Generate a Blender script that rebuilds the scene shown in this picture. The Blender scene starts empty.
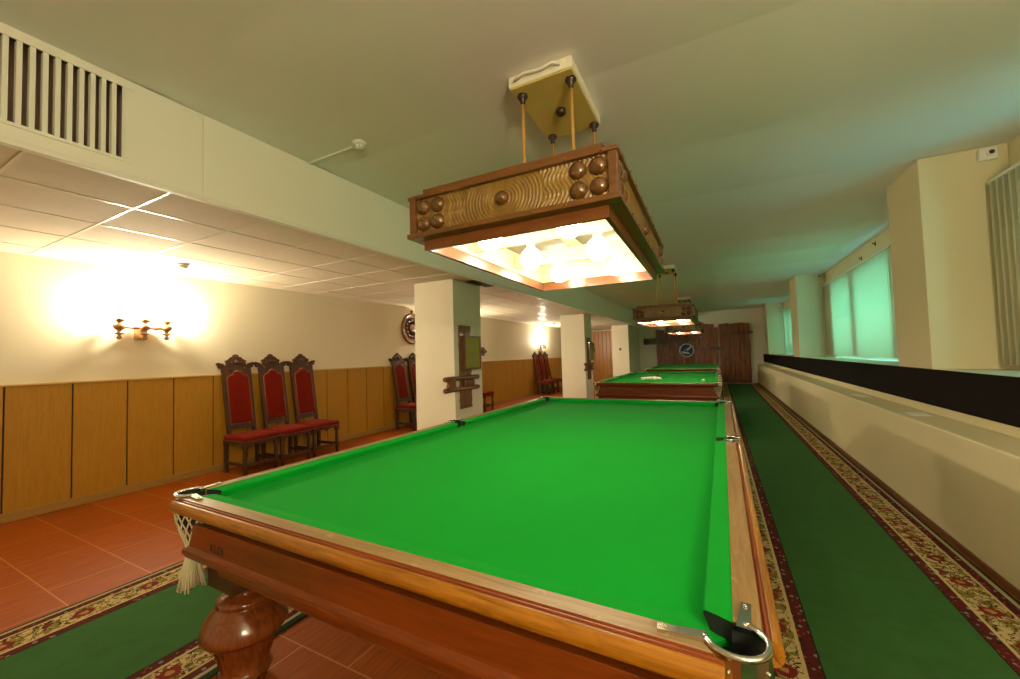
import bpy, bmesh, math, random
from mathutils import Vector, Matrix
random.seed(7)
R = math.radians
S = bpy.context.scene
C = S.collection

# ------------------------------------------------------------------ camera, sky, exposure
cam_d = bpy.data.cameras.new('camera'); cam_d.sensor_width = 36.0
cam_d.lens = 36.0 * 397.7 / 1020.0; cam_d.clip_start = 0.02; cam_d.clip_end = 200
cam = bpy.data.objects.new('camera', cam_d); C.objects.link(cam); S.camera = cam
yaw, pit, rol = R(27.467), R(2.318), R(-1.643)
fw = Vector((-math.sin(yaw)*math.cos(pit), math.cos(yaw)*math.cos(pit), math.sin(pit)))
r0 = Vector((math.cos(yaw), math.sin(yaw), 0)); u0 = r0.cross(fw)
rt = math.cos(rol)*r0 + math.sin(rol)*u0; up = -math.sin(rol)*r0 + math.cos(rol)*u0
cam.matrix_world = Matrix(((rt.x, up.x, -fw.x, 0), (rt.y, up.y, -fw.y, 0), (rt.z, up.z, -fw.z, 1.39), (0, 0, 0, 1)))

W = bpy.data.worlds.new('daylight'); S.world = W; W.use_nodes = True
W.node_tree.nodes['Background'].inputs[0].default_value = (0.20, 1.0, 1.06, 1)
W.node_tree.nodes['Background'].inputs[1].default_value = 6.6

S.view_settings.view_transform = 'Standard'; S.view_settings.look = 'None'
S.view_settings.gamma = 1.0; S.view_settings.use_curve_mapping = False
S.view_settings.exposure = 0.0
S.cycles.use_denoising = True
S.cycles.max_bounces = 10; S.cycles.diffuse_bounces = 5; S.cycles.sample_clamp_indirect = 6

WARM = (1.0, 0.88, 0.62)
BULB_LAMP = 44.0       # radiance of the billiard lamp bulbs
BULB_SCONCE = 2700.0    # radiance of the sconce candle bulbs
BULB_NEAR = 3000.0

# ------------------------------------------------------------------ helpers
class MB:
    def __init__(s): s.v = []; s.f = []; s.mi = []; s.sm = []
    def add(s, vs, fs, mi=0, smooth=False):
        b = len(s.v); s.v += [tuple(v) for v in vs]
        for f in fs: s.f.append(tuple(b+i for i in f)); s.mi.append(mi); s.sm.append(smooth)
    def box(s, x0, y0, z0, x1, y1, z1, mi=0):
        vs = [(x0,y0,z0),(x1,y0,z0),(x1,y1,z0),(x0,y1,z0),(x0,y0,z1),(x1,y0,z1),(x1,y1,z1),(x0,y1,z1)]
        s.add(vs, [(0,3,2,1),(4,5,6,7),(0,1,5,4),(1,2,6,5),(2,3,7,6),(3,0,4,7)], mi)
    def loft(s, rings, closed=True, caps=True, mi=0, smooth=False):
        n = len(rings[0]); b = len(s.v)
        for r in rings: s.v += [tuple(p) for p in r]
        for i in range(len(rings)-1):
            for j in range(n if closed else n-1):
                k = (j+1) % n
                s.f.append((b+i*n+j, b+i*n+k, b+(i+1)*n+k, b+(i+1)*n+j)); s.mi.append(mi); s.sm.append(smooth)
        if caps:
            s.f.append(tuple(b+j for j in reversed(range(n)))); s.mi.append(mi); s.sm.append(False)
            e = b+(len(rings)-1)*n
            s.f.append(tuple(e+j for j in range(n))); s.mi.append(mi); s.sm.append(False)
    def lathe(s, prof, c=(0,0,0), n=20, mi=0, axis='z', flute=None):
        rings = []
        for r, z in prof:
            ring = []
            for j in range(n):
                a = 2*math.pi*j/n
                rr = max(r, 1e-4)
                if flute and flute[0] <= z <= flute[1]: rr *= 1-0.09*abs(math.sin(a*flute[2]/2))
                x, y = rr*math.cos(a), rr*math.sin(a)
                p = {'z': (x,y,z), 'y': (x,z,-y), 'x': (z,x,y)}[axis]
                ring.append((c[0]+p[0], c[1]+p[1], c[2]+p[2]))
            rings.append(ring)
        s.loft(rings, True, True, mi, True)
    def tube(s, pts, r, n=8, mi=0, caps=True):
        pts = [Vector(p) for p in pts]; rings = []
        rr = r if isinstance(r, (list, tuple)) else [r]*len(pts)
        prev = None
        for i, p in enumerate(pts):
            t = (pts[min(i+1, len(pts)-1)] - pts[max(i-1, 0)]).normalized()
            if prev is None:
                a = Vector((0,0,1)) if abs(t.z) < 0.9 else Vector((1,0,0))
                u = t.cross(a).normalized()
            else:
                u = (prev - t*prev.dot(t)).normalized()
            prev = u; w = t.cross(u)
            rings.append([p + rr[i]*(math.cos(2*math.pi*j/n)*u + math.sin(2*math.pi*j/n)*w) for j in range(n)])
        s.loft(rings, True, caps, mi, True)
    def prism(s, poly, a, b, plane='xz', mi=0):
        """poly of (u,v) extruded from a to b; plane 'xz' -> along y, 'yz' -> along x, 'xy' -> along z"""
        def P(u, v, w): return {'xz': (u, w, v), 'yz': (w, u, v), 'xy': (u, v, w)}[plane]
        s.loft([[P(u, v, a) for u, v in poly], [P(u, v, b) for u, v in poly]], True, True, mi)
    def ball(s, c, r, n=14, m=9, mi=0, sz=1.0):
        s.lathe([(r*math.sin(math.pi*i/m), -r*sz*math.cos(math.pi*i/m)) for i in range(m+1)], c, n, mi)
    def build(s, name, mats, parent=None, bevel=0, label=None, kind=None):
        me = bpy.data.meshes.new(name)
        me.from_pydata(s.v, [], s.f)
        if not isinstance(mats, (list, tuple)): mats = [mats]
        for m in mats: me.materials.append(m)
        me.polygons.foreach_set('material_index', s.mi)
        me.polygons.foreach_set('use_smooth', s.sm)
        bm = bmesh.new(); bm.from_mesh(me); bmesh.ops.recalc_face_normals(bm, faces=bm.faces[:]); bm.to_mesh(me); bm.free()
        me.update()
        o = bpy.data.objects.new(name, me); C.objects.link(o)
        if parent: o.parent = parent
        if bevel:
            md = o.modifiers.new('bevel', 'BEVEL'); md.width = bevel; md.segments = 2; md.limit_method = 'ANGLE'; md.angle_limit = R(50)
        if label: o['label'] = label
        if kind: o['kind'] = kind
        return o

def thing(name, label, cat, loc=(0,0,0), rz=0, group=None):
    o = bpy.data.objects.new(name, None); C.objects.link(o); o.empty_display_size = 0.1
    o.location = loc; o.rotation_euler = (0,0,rz); return tag(o, label, cat, group)
def tag(o, label, cat, group=None):
    o['label'] = label; o['category'] = cat
    if group: o['group'] = group
    return o
def copy_tree(o, parent=None):
    c = o.copy(); C.objects.link(c)
    if parent: c.parent = parent
    for ch in list(o.children): copy_tree(ch, c)
    return c
def dup(o, label, loc, rz=None):
    c = copy_tree(o); c['label'] = label; c.location = loc
    if rz is not None: c.rotation_euler = (0,0,rz)
    return c

# ------------------------------------------------------------------ materials
class NT:
    def __init__(s, name):
        s.m = bpy.data.materials.new(name); s.m.use_nodes = True
        s.t = s.m.node_tree; s.b = s.t.nodes['Principled BSDF']; s.out = s.t.nodes['Material Output']
        s.co = None
    def n(s, typ, **kw):
        nd = s.t.nodes.new(typ)
        for k, v in kw.items():
            if k.startswith('i_'): nd.inputs[k[2:].replace('_', ' ')].default_value = v
            else: setattr(nd, k, v)
        return nd
    def l(s, a, b): s.t.links.new(a, b)
    def obj(s, scale=(1,1,1), loc=(0,0,0)):
        if s.co is None: s.co = s.n('ShaderNodeTexCoord')
        mp = s.n('ShaderNodeMapping'); mp.inputs['Scale'].default_value = scale; mp.inputs['Location'].default_value = loc
        s.l(s.co.outputs['Object'], mp.inputs[0]); return mp.outputs[0]
    def noise(s, vec, scale, detail=3, rough=0.5, dist=0):
        nd = s.n('ShaderNodeTexNoise'); nd.inputs['Scale'].default_value = scale; nd.inputs['Detail'].default_value = detail
        nd.inputs['Roughness'].default_value = rough; nd.inputs['Distortion'].default_value = dist
        s.l(vec, nd.inputs['Vector']); return nd.outputs['Fac']
    def math(s, op, a, b=None, c=None):
        nd = s.n('ShaderNodeMath', operation=op)
        for i, x in enumerate((a, b, c)):
            if x is None: continue
            if isinstance(x, (int, float)): nd.inputs[i].default_value = x
            else: s.l(x, nd.inputs[i])
        return nd.outputs[0]
    def ramp(s, fac, stops, const=False):
        nd = s.n('ShaderNodeValToRGB'); cr = nd.color_ramp
        if const: cr.interpolation = 'CONSTANT'
        while len(cr.elements) < len(stops): cr.elements.new(0.5)
        for e, (p, c) in zip(cr.elements, stops): e.position = p; e.color = tuple(c)+(1,)
        s.l(fac, nd.inputs[0]); return nd.outputs[0]
    def mix(s, f, a, b):
        nd = s.n('ShaderNodeMix', data_type='RGBA')
        if isinstance(f, (int, float)): nd.inputs[0].default_value = f
        else: s.l(f, nd.inputs[0])
        for i, x in ((6, a), (7, b)):
            if isinstance(x, tuple): nd.inputs[i].default_value = x+(1,)
            else: s.l(x, nd.inputs[i])
        return nd.outputs[2]
    def bump(s, h, strength=0.2, dist=0.01):
        nd = s.n('ShaderNodeBump'); nd.inputs['Strength'].default_value = strength; nd.inputs['Distance'].default_value = dist
        s.l(h, nd.inputs['Height']); s.l(nd.outputs[0], s.b.inputs['Normal'])
    def col(s, c):
        if isinstance(c, tuple): s.b.inputs['Base Color'].default_value = c+(1,)
        else: s.l(c, s.b.inputs['Base Color'])

def plain(name, c, rough=0.5, metal=0.0, var=0.08, scale=6, bump=0, coat=0, spec=None):
    k = NT(name); v = k.obj()
    f = k.noise(v, scale, 4)
    k.col(k.mix(f, tuple(x*(1-var) for x in c), tuple(min(1, x*(1+var)) for x in c)))
    k.b.inputs['Roughness'].default_value = rough; k.b.inputs['Metallic'].default_value = metal
    if coat: k.b.inputs['Coat Weight'].default_value = coat; k.b.inputs['Coat Roughness'].default_value = 0.08
    if spec is not None: k.b.inputs['Specular IOR Level'].default_value = spec
    if bump: k.bump(k.noise(v, 60, 5), bump, 0.004)
    return k.m

def wood(name, dark, light, axis='x', rough=0.35, grain=1.0, coat=0.0, bump=0.06, wear=None):
    k = NT(name)
    sc = {'x': (0.7, 9, 9), 'y': (9, 0.7, 9), 'z': (9, 9, 0.7)}[axis]
    v = k.obj(tuple(q*grain for q in sc))
    f = k.noise(v, 3.0, 6, 0.62, 1.2)
    g = k.noise(v, 14.0, 3, 0.6, 0.4)
    fac = k.math('ADD', k.math('MULTIPLY', f, 0.75), k.math('MULTIPLY', g, 0.25))
    c = k.ramp(fac, [(0.32, dark), (0.50, tuple((a+b)/2 for a, b in zip(dark, light))), (0.68, light)])
    if wear:
        w = k.noise(k.obj((2, 2, 2)), 6, 5, 0.7)
        c = k.mix(k.ramp(w, [(0.60, (0,0,0)), (0.70, (1,1,1))]), c, wear)
    k.col(c); k.b.inputs['Roughness'].default_value = rough
    if coat: k.b.inputs['Coat Weight'].default_value = coat; k.b.inputs['Coat Roughness'].default_value = 0.06
    k.bump(fac, bump, 0.005)
    return k.m

def emit(name, c, strength):
    k = NT(name); e = k.n('ShaderNodeEmission'); e.inputs[0].default_value = c+(1,); e.inputs[1].default_value = strength
    k.l(e.outputs[0], k.out.inputs[0]); return k.m

CREAM = (0.80, 0.73, 0.56)
M = {}
M['wall'] = plain('wall_paint', CREAM, 0.75, var=0.03, scale=3, bump=0.05)
M['wall_r'] = plain('wall_paint_right', (0.70, 0.61, 0.37), 0.7, var=0.05, scale=2, bump=0.05)
M['pillar'] = plain('pillar_paint', (0.80, 0.73, 0.56), 0.7, var=0.03, scale=3)
def ceiling_mat():
    k = NT('ceiling_paint'); v = k.obj()
    k.col(k.mix(k.noise(v, 1.2, 4), (0.78, 0.76, 0.72), (0.84, 0.82, 0.78)))
    k.b.inputs['Roughness'].default_value = 0.6
    k.bump(k.noise(k.obj((0.6, 1.5, 1)), 2.0, 4), 0.12, 0.03)
    return k.m
M['ceiling'] = ceiling_mat()
M['tile'] = plain('ceiling_tile', (0.70, 0.61, 0.45), 0.85, var=0.06, scale=30, bump=0.15)
M['tbar'] = plain('tile_grid_metal', (0.80, 0.76, 0.66), 0.25, var=0.02)
M['beam'] = plain('beam_board', (0.88, 0.84, 0.74), 0.55, var=0.03, scale=2)
M['white'] = plain('white_plastic', (0.80, 0.78, 0.70), 0.4, var=0.03)
M['duct'] = plain('duct_interior', (0.34, 0.24, 0.22), 0.8, var=0.2)
M['black'] = plain('black_board', (0.008, 0.006, 0.005), 0.85, var=0.3, spec=0.08)
M['void'] = plain('pocket_leather', (0.010, 0.012, 0.010), 0.7, var=0.3)
M['wains'] = wood('wainscot_veneer', (0.37, 0.175, 0.009), (0.47, 0.235, 0.015), 'z', 0.42, 1.6, bump=0.02)
M['wainscap'] = wood('wainscot_trim', (0.55, 0.35, 0.12), (0.68, 0.46, 0.18), 'y', 0.4)
M['skirt'] = wood('skirting_wood', (0.30, 0.165, 0.035), (0.40, 0.22, 0.05), 'y', 0.45)
M['groove'] = plain('groove_black', (0.015, 0.01, 0.008), 0.7)
M['rail'] = wood('orange_oak', (0.16, 0.045, 0.003), (0.50, 0.20, 0.010), 'x', 0.32, 1.6, 0.2, wear=(0.22, 0.075, 0.008))
M['rail_y'] = wood('orange_oak_long', (0.16, 0.045, 0.003), (0.50, 0.20, 0.010), 'y', 0.32, 1.6, 0.2, wear=(0.22, 0.075, 0.008))
M['railtop'] = wood('worn_rail_top', (0.20, 0.11, 0.035), (0.38, 0.24, 0.10), 'x', 0.40, 1.0, 0.05, wear=(0.46, 0.32, 0.14))
M['railtop_y'] = wood('worn_rail_top_long', (0.20, 0.11, 0.035), (0.38, 0.24, 0.10), 'y', 0.40, 1.0, 0.05, wear=(0.46, 0.32, 0.14))
M['groovered'] = wood('red_groove', (0.16, 0.03, 0.008), (0.30, 0.07, 0.015), 'x', 0.35)
M['groovered_y'] = wood('red_groove_long', (0.16, 0.03, 0.008), (0.30, 0.07, 0.015), 'y', 0.35)
M['mahog'] = wood('mahogany', (0.13, 0.024, 0.003), (0.25, 0.054, 0.006), 'x', 0.28, 1.0, 0.3)
M['mahog_y'] = wood('mahogany_long', (0.13, 0.024, 0.003), (0.25, 0.054, 0.006), 'y', 0.28, 1.0, 0.3)
M['leg'] = wood('turned_mahogany', (0.10, 0.020, 0.004), (0.25, 0.062, 0.010), 'z', 0.2, 1.0, 0.6)
M['legdark'] = wood('dark_block', (0.045, 0.016, 0.007), (0.09, 0.03, 0.012), 'z', 0.4)
def cloth_mat(name, c, rough=0.9):
    k = NT(name); v = k.obj()
    f = k.noise(v, 2.2, 3); g = k.noise(v, 300, 2)
    k.col(k.mix(f, tuple(x*0.92 for x in c), tuple(x*1.08 for x in c)))
    k.b.inputs['Roughness'].default_value = rough; k.b.inputs['Specular IOR Level'].default_value = 0.06
    k.b.inputs['Sheen Weight'].default_value = 0.02
    k.bump(g, 0.1, 0.001); return k.m
M['cloth'] = cloth_mat('green_cloth', (0.001, 0.295, 0.022))
M['metal'] = plain('chrome', (0.72, 0.70, 0.66), 0.18, 1.0, var=0.1, scale=20)
M['net'] = plain('net_cord', (0.62, 0.56, 0.34), 0.9, var=0.15, scale=60)
M['ivory'] = plain('ivory_ball', (0.86, 0.82, 0.62), 0.15, var=0.02)
M['ballbrown'] = plain('brown_ball', (0.10, 0.035, 0.02), 0.15, var=0.05)
M['lampframe'] = wood('lamp_wood', (0.085, 0.027, 0.005), (0.20, 0.075, 0.013), 'x', 0.35, 1.0, 0.25)
M['lampframe_y'] = wood('lamp_wood_long', (0.085, 0.027, 0.005), (0.20, 0.075, 0.013), 'y', 0.35, 1.0, 0.25)
M['lampin'] = wood('lamp_inner_wood', (0.76, 0.58, 0.33), (0.85, 0.70, 0.45), 'x', 0.5)
M['carve'] = wood('carved_gilt_wood', (0.13, 0.065, 0.010), (0.33, 0.19, 0.034), 'z', 0.38, 0.8, 0.2)
M['boss'] = wood('lamp_boss_wood', (0.07, 0.026, 0.006), (0.16, 0.065, 0.013), 'z', 0.2, 1.0, 0.5)
M['rodwood'] = wood('turned_rod', (0.48, 0.24, 0.05), (0.66, 0.38, 0.09), 'z', 0.35)
M['collar'] = plain('dark_collar', (0.035, 0.016, 0.010), 0.35)
M['plate'] = plain('yellowed_plate', (0.62, 0.50, 0.13), 0.5, var=0.12, scale=5)
M['plateedge'] = plain('chipped_white', (0.82, 0.78, 0.62), 0.8, var=0.1, scale=20, bump=0.3)
M['panelgrey'] = plain('lamp_grey_panel', (0.20, 0.19, 0.15), 0.6)
M['bulb'] = emit('lamp_bulb_glow', WARM, BULB_LAMP)
M['bulb_s'] = emit('sconce_bulb_glow', WARM, BULB_SCONCE)
M['bulb_n'] = emit('near_sconce_bulb_glow', WARM, BULB_NEAR)
M['velvet'] = cloth_mat('red_velvet', (0.16, 0.010, 0.003), 0.8)
M['piping'] = plain('pink_braid', (0.24, 0.085, 0.05), 0.8)
M['chair'] = wood('carved_dark_oak', (0.040, 0.013, 0.005), (0.085, 0.030, 0.011), 'z', 0.5, 1.2, 0.0)
M['sconce'] = wood('sconce_wood', (0.22, 0.10, 0.03), (0.42, 0.22, 0.08), 'z', 0.35)
M['brass'] = plain('sconce_plate', (0.50, 0.28, 0.10), 0.4, 0.1)
M['candle'] = plain('candle_tube', (0.75, 0.68, 0.5), 0.5)
M['rack'] = wood('rack_carved_wood', (0.11, 0.036, 0.012), (0.30, 0.115, 0.035), 'z', 0.38, 2.0, 0.2, 0.25)
M['rackbar'] = wood('rack_bar_wood', (0.10, 0.033, 0.012), (0.22, 0.075, 0.025), 'y', 0.3, 1.0, 0.3)
M['olive'] = plain('olive_board', (0.30, 0.27, 0.045), 0.7, var=0.12, scale=3)
M['platewood'] = wood('carved_plate_wood', (0.14, 0.048, 0.018), (0.30, 0.11, 0.04), 'z', 0.35, 1.0, 0.3)
M['petal'] = plain('carved_petal', (0.30, 0.15, 0.07), 0.55, var=0.15, scale=30)
M['platelight'] = plain('inlay_pale', (0.62, 0.46, 0.34), 0.4, var=0.15, scale=30)
M['doorwood'] = wood('orange_door_wood', (0.46, 0.18, 0.016), (0.62, 0.28, 0.03), 'z', 0.35)
M['glass'] = None
def glass_mat():
    k = NT('window_glass'); t = k.n('ShaderNodeBsdfTransparent'); g = k.n('ShaderNodeBsdfGlossy'); g.inputs['Roughness'].default_value = 0.02
    mx = k.n('ShaderNodeMixShader'); mx.inputs[0].default_value = 0.08
    k.l(t.outputs[0], mx.inputs[1]); k.l(g.outputs[0], mx.inputs[2]); k.l(mx.outputs[0], k.out.inputs[0]); return k.m
M['glass'] = glass_mat()
def blind_mat():
    k = NT('blind_fabric'); d = k.n('ShaderNodeBsdfDiffuse'); t = k.n('ShaderNodeBsdfTranslucent')
    v = k.obj((1, 1, 0.05)); c = k.mix(k.noise(v, 60, 2), (0.80, 0.76, 0.58), (0.86, 0.82, 0.64))
    k.l(c, d.inputs[0]); k.l(c, t.inputs[0])
    mx = k.n('ShaderNodeMixShader'); mx.inputs[0].default_value = 0.56
    k.l(d.outputs[0], mx.inputs[1]); k.l(t.outputs[0], mx.inputs[2]); k.l(mx.outputs[0], k.out.inputs[0]); return k.m
M['blind'] = blind_mat()
M['frame'] = plain('window_frame_paint', (0.70, 0.70, 0.62), 0.5)
M['sill'] = plain('sill_paint', (0.62, 0.58, 0.44), 0.5)
M['paper'] = plain('white_paper', (0.88, 0.88, 0.80), 0.8, var=0.02)
def floor_mat():
    k = NT('terracotta_floor'); v = k.obj((1,1,1), (4.106, -0.905, 0))
    br = k.n('ShaderNodeTexBrick'); br.inputs['Scale'].default_value = 1.0
    br.inputs['Mortar Size'].default_value = 0.004; br.inputs['Mortar Smooth'].default_value = 0.3
    br.inputs['Brick Width'].default_value = 0.64; br.inputs['Row Height'].default_value = 0.385
    br.inputs['Color1'].default_value = (1,1,1,1); br.inputs['Color2'].default_value = (0.86,0.86,0.86,1); br.inputs['Mortar'].default_value = (0,0,0,1)
    k.l(v, br.inputs['Vector'])
    g = k.noise(k.obj((14, 1.2, 1)), 4, 5, 0.6)
    base = k.ramp(g, [(0.3, (0.24, 0.046, 0.003)), (0.7, (0.37, 0.082, 0.005))])
    mul = k.n('ShaderNodeMix', data_type='RGBA', blend_type='MULTIPLY'); mul.inputs[0].default_value = 1
    k.l(base, mul.inputs[6]); k.l(br.outputs['Color'], mul.inputs[7])
    k.col(k.mix(br.outputs['Fac'], mul.outputs[2], (0.46, 0.18, 0.05)))
    k.b.inputs['Roughness'].default_value = 0.5; k.b.inputs['Specular IOR Level'].default_value = 0.12
    k.bump(g, 0.05, 0.003); return k.m
M['floor'] = floor_mat()
def carpet_mat(Wd):
    k = NT('runner_carpet'); v = k.obj()
    sx = k.n('ShaderNodeSeparateXYZ'); k.l(v, sx.inputs[0]); u = sx.outputs[0]; y = sx.outputs[1]
    m = k.math('MINIMUM', u, k.math('SUBTRACT', Wd, u))
    GREEN_D, GREEN_L = (0.026, 0.084, 0.022), (0.048, 0.140, 0.036)
    BEIGE = (0.50, 0.38, 0.17); RED = (0.085, 0.014, 0.012); INK = (0.022, 0.014, 0.010)
    green = k.mix(k.noise(v, 9, 6, 0.7), GREEN_D, GREEN_L)
    # floral band
    wv = k.n('ShaderNodeVectorMath', operation='ADD')
    nz = k.n('ShaderNodeTexNoise'); nz.inputs['Scale'].default_value = 9; k.l(v, nz.inputs['Vector'])
    sc = k.n('ShaderNodeVectorMath', operation='SCALE'); sc.inputs['Scale'].default_value = 0.06; k.l(nz.outputs['Color'], sc.inputs[0])
    k.l(v, wv.inputs[0]); k.l(sc.outputs[0], wv.inputs[1]); wvec = wv.outputs[0]
    olive = k.ramp(k.noise(wvec, 22, 2), [(0.50, (0,0,0)), (0.54, (1,1,1))])
    fl = k.mix(olive, BEIGE, (0.21, 0.165, 0.035))
    lines = k.math('LESS_THAN', k.math('ABSOLUTE', k.math('SUBTRACT', k.noise(wvec, 17, 2), 0.47)), 0.020)
    fl = k.mix(lines, fl, INK)
    lines2 = k.math('LESS_THAN', k.math('ABSOLUTE', k.math('SUBTRACT', k.noise(wvec, 33, 1), 0.55)), 0.022)
    fl = k.mix(lines2, fl, (0.10, 0.05, 0.018))
    rb = k.math('GREATER_THAN', k.noise(wvec, 15, 2), 0.64)
    fl = k.mix(rb, fl, (0.15, 0.020, 0.014))
    yy = k.math('ABSOLUTE', k.math('SUBTRACT', k.math('FRACT', k.math('MULTIPLY', y, 3.4)), 0.5))
    yd = k.math('DIVIDE', yy, 3.4)
    ud = k.math('SUBTRACT', m, 0.175)
    rr = k.math('SQRT', k.math('ADD', k.math('POWER', yd, 2.0), k.math('POWER', ud, 2.0)))
    rn = k.math('ADD', rr, k.math('MULTIPLY', k.math('SUBTRACT', k.noise(v, 45, 2), 0.5), 0.045))
    petals = k.math('LESS_THAN', rn, 0.045)
    core = k.math('LESS_THAN', rn, 0.018)
    fl = k.mix(petals, fl, (0.17, 0.020, 0.014)); fl = k.mix(core, fl, (0.36, 0.20, 0.06))
    # narrow dark red bands
    vo = k.n('ShaderNodeTexVoronoi'); vo.inputs['Scale'].default_value = 34; k.l(v, vo.inputs['Vector'])
    spots = k.math('LESS_THAN', vo.outputs['Distance'], 0.33)
    sepc = k.n('ShaderNodeSeparateColor'); k.l(vo.outputs['Color'], sepc.inputs[0])
    spc = k.ramp(sepc.outputs[0], [(0, INK), (0.35, (0.20, 0.20, 0.17)), (0.7, (0.26, 0.05, 0.03))], True)
    red = k.mix(spots, RED, spc)
    mm = k.math('ADD', m, k.math('MULTIPLY', k.math('SUBTRACT', k.noise(v, 30, 2), 0.5), 0.004))
    c = k.mix(k.math('GREATER_THAN', mm, 0.020), (0.018, 0.030, 0.012), (0.36, 0.30, 0.17))
    c = k.mix(k.math('GREATER_THAN', mm, 0.042), c, INK)
    c = k.mix(k.math('GREATER_THAN', mm, 0.048), c, red)
    c = k.mix(k.math('GREATER_THAN', mm, 0.088), c, BEIGE)
    c = k.mix(k.math('GREATER_THAN', mm, 0.100), c, fl)
    c = k.mix(k.math('GREATER_THAN', mm, 0.243), c, BEIGE)
    c = k.mix(k.math('GREATER_THAN', mm, 0.258), c, red)
    c = k.mix(k.math('GREATER_THAN', mm, 0.312), c, INK)
    c = k.mix(k.math('GREATER_THAN', mm, 0.320), c, green)
    k.col(c); k.b.inputs['Roughness'].default_value = 0.95; k.b.inputs['Specular IOR Level'].default_value = 0.1
    k.bump(k.noise(v, 220, 2), 0.3, 0.003); return k.m
def plank_mat(name, dark, light, hilo=True):
    k = NT(name); v = k.obj((6, 6, 0.8))
    f = k.noise(v, 3, 6, 0.6, 1.4)
    k.col(k.ramp(f, [(0.3, dark), (0.7, light)])); k.b.inputs['Roughness'].default_value = 0.25; k.b.inputs['Specular IOR Level'].default_value = 0.3
    w = k.noise(k.obj((9, 9, 5)), 1.6, 3); k.bump(k.math('ADD', f, k.math('MULTIPLY', w, 2.0)), 0.5, 0.02); return k.m
M['plank'] = plank_mat('lacquered_planks', (0.10, 0.022, 0.003), (0.32, 0.085, 0.010))
M['plankdark'] = plank_mat('dark_lacquered_beam', (0.05, 0.016, 0.006), (0.15, 0.048, 0.015))
M['blueface'] = plain('blue_face', (0.04, 0.06, 0.17), 0.2, var=0.5, scale=14)
M['letters'] = plain('stamped_ink', (0.012, 0.006, 0.005), 0.6)

# ------------------------------------------------------------------ setting
XL, XR, XP, YN, YF = -5.83, 2.16, 1.39, -1.05, 18.8
ZC, ZT = 3.03, 2.49
def struct(mb, name, mats, bevel=0, parent=None): return mb.build(name, mats, parent, bevel, kind='structure' if parent is None else None)
b = MB(); b.box(XL-.2, YN-.2, -.1, XR+.4, YF+.3, 0); struct(b, 'floor', M['floor'])
b = MB(); n_ = 420; top_ = []
for i in range(n_+1):
    yy = YN-.2+(YF+.5-YN)*i/n_; q = ((yy-2.285)/1.185) % 1.0
    top_.append((yy, ZC-.010*math.sin(math.pi*q)**0.8+.006))
b.prism(top_+[(YF+.3, ZC+.12), (YN-.2, ZC+.12)], -2.96, XR+.4, 'yz')
struct(b, 'ceiling', M['ceiling'])
b = MB(); b.box(XL-.2, YN-.2, ZC+.01, -2.96, YF+.3, ZC+.12); struct(b, 'ceiling.002', M['duct'])
# lowered tile ceiling
b = MB(); b.box(XL-.2, YN-.2, ZT, -2.935, YF+.3, ZT+.03); struct(b, 'ceiling.001', M['tile'])
b = MB()
for i in range(0, 5):
    x = -2.94-.617*i if i else -2.95
    if x > XL: b.box(x-.007, YN, ZT-.004, x+.007, YF, ZT+.001)
y = 1.225-.6*4
xs = [-2.94-.617*i for i in range(0, 5)]+[XL]
while y < YF:
    if y > YN:
        for i in range(5): b.box(xs[i+1]+.008, y-.007, ZT-.004, xs[i]-.008, y+.007, ZT+.001)
    y += .6
struct(b, 'trim_4', M['tbar'])
# beam boards with a joint
b = MB(); b.box(-2.935, 1.350, 2.455, -2.92, YF, ZC-.004)
b.box(-2.935, .96, 2.455, -2.92, 1.3485, ZC-.004); b.box(-2.935, YN, 2.985, -2.92, .96, ZC-.004); b.box(-2.935, YN, 2.455, -2.92, .96, 2.555)
b.box(-2.96, YN, 2.455, -2.935, YF, ZT)
struct(b, 'beam', M['beam'])
b = MB(); b.prism([(-2.92, 2.46), (-2.908, 2.452), (-2.908, 2.472), (-2.914, 2.482), (-2.92, 2.486)], YN, YF, 'xz'); struct(b, 'trim_5', M['beam'])
b = MB(); b.box(-3.06, YN, ZT+.04, -3.05, 1.3, ZC); b.box(-3.04, .99, ZT+.04, -2.94, 1.0, ZC-.01); struct(b, 'duct_lining', M['duct'])
# left wall + wainscot
b = MB(); b.box(XL-.2, YN-.2, 0, XL, YF+.3, ZC+.1); struct(b, 'wall_left', M['wall'])
b = MB(); b.box(XL, YN, 0, XL+.012, YF, 1.24)
struct(b, 'trim_3', M['groove'])
seams = [1.538-.4385*i for i in range(6, 0, -1)]+[1.538]; s_ = 1.538
while s_ < YF-.5: s_ += .4225; seams.append(s_)
seams = [YN]+[q for q in seams if q > YN+.05]+[YF]
b = MB()
for a, c in zip(seams[:-1], seams[1:]): b.box(XL+.006, a+.006, .085, XL+.024, c-.006, 1.236)
struct(b, 'trim_1', M['wains'], .002)
b = MB(); b.box(XL+.003, YN, 1.236, XL+.034, YF, 1.256); struct(b, 'trim_2', M['wainscap'], .004)
b = MB(); b.box(XL+.004, YN, 0, XL+.030, YF, .086); struct(b, 'baseboard_left', M['skirt'], .004)
# far and near walls
b = MB(); b.box(XL-.2, YF, 0, XR+.4, YF+.2, ZC+.1); struct(b, 'wall_far', M['wall'])
b = MB(); b.box(XL-.2, YN-.2, 0, XR+.4, YN, ZC+.1); struct(b, 'wall_near', M['wall'])
# pillars of the left aisle
for i, (y0, y1) in enumerate(((4.55, 5.275), (10.72, 11.45), (16.3, YF))):
    b = MB(); b.box(-3.94 if i < 2 else -3.80, y0, 0, -3.245 if i < 2 else -3.13, y1, ZT-.001)
    struct(b, 'pillar', M['pillar'], .006)
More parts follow.
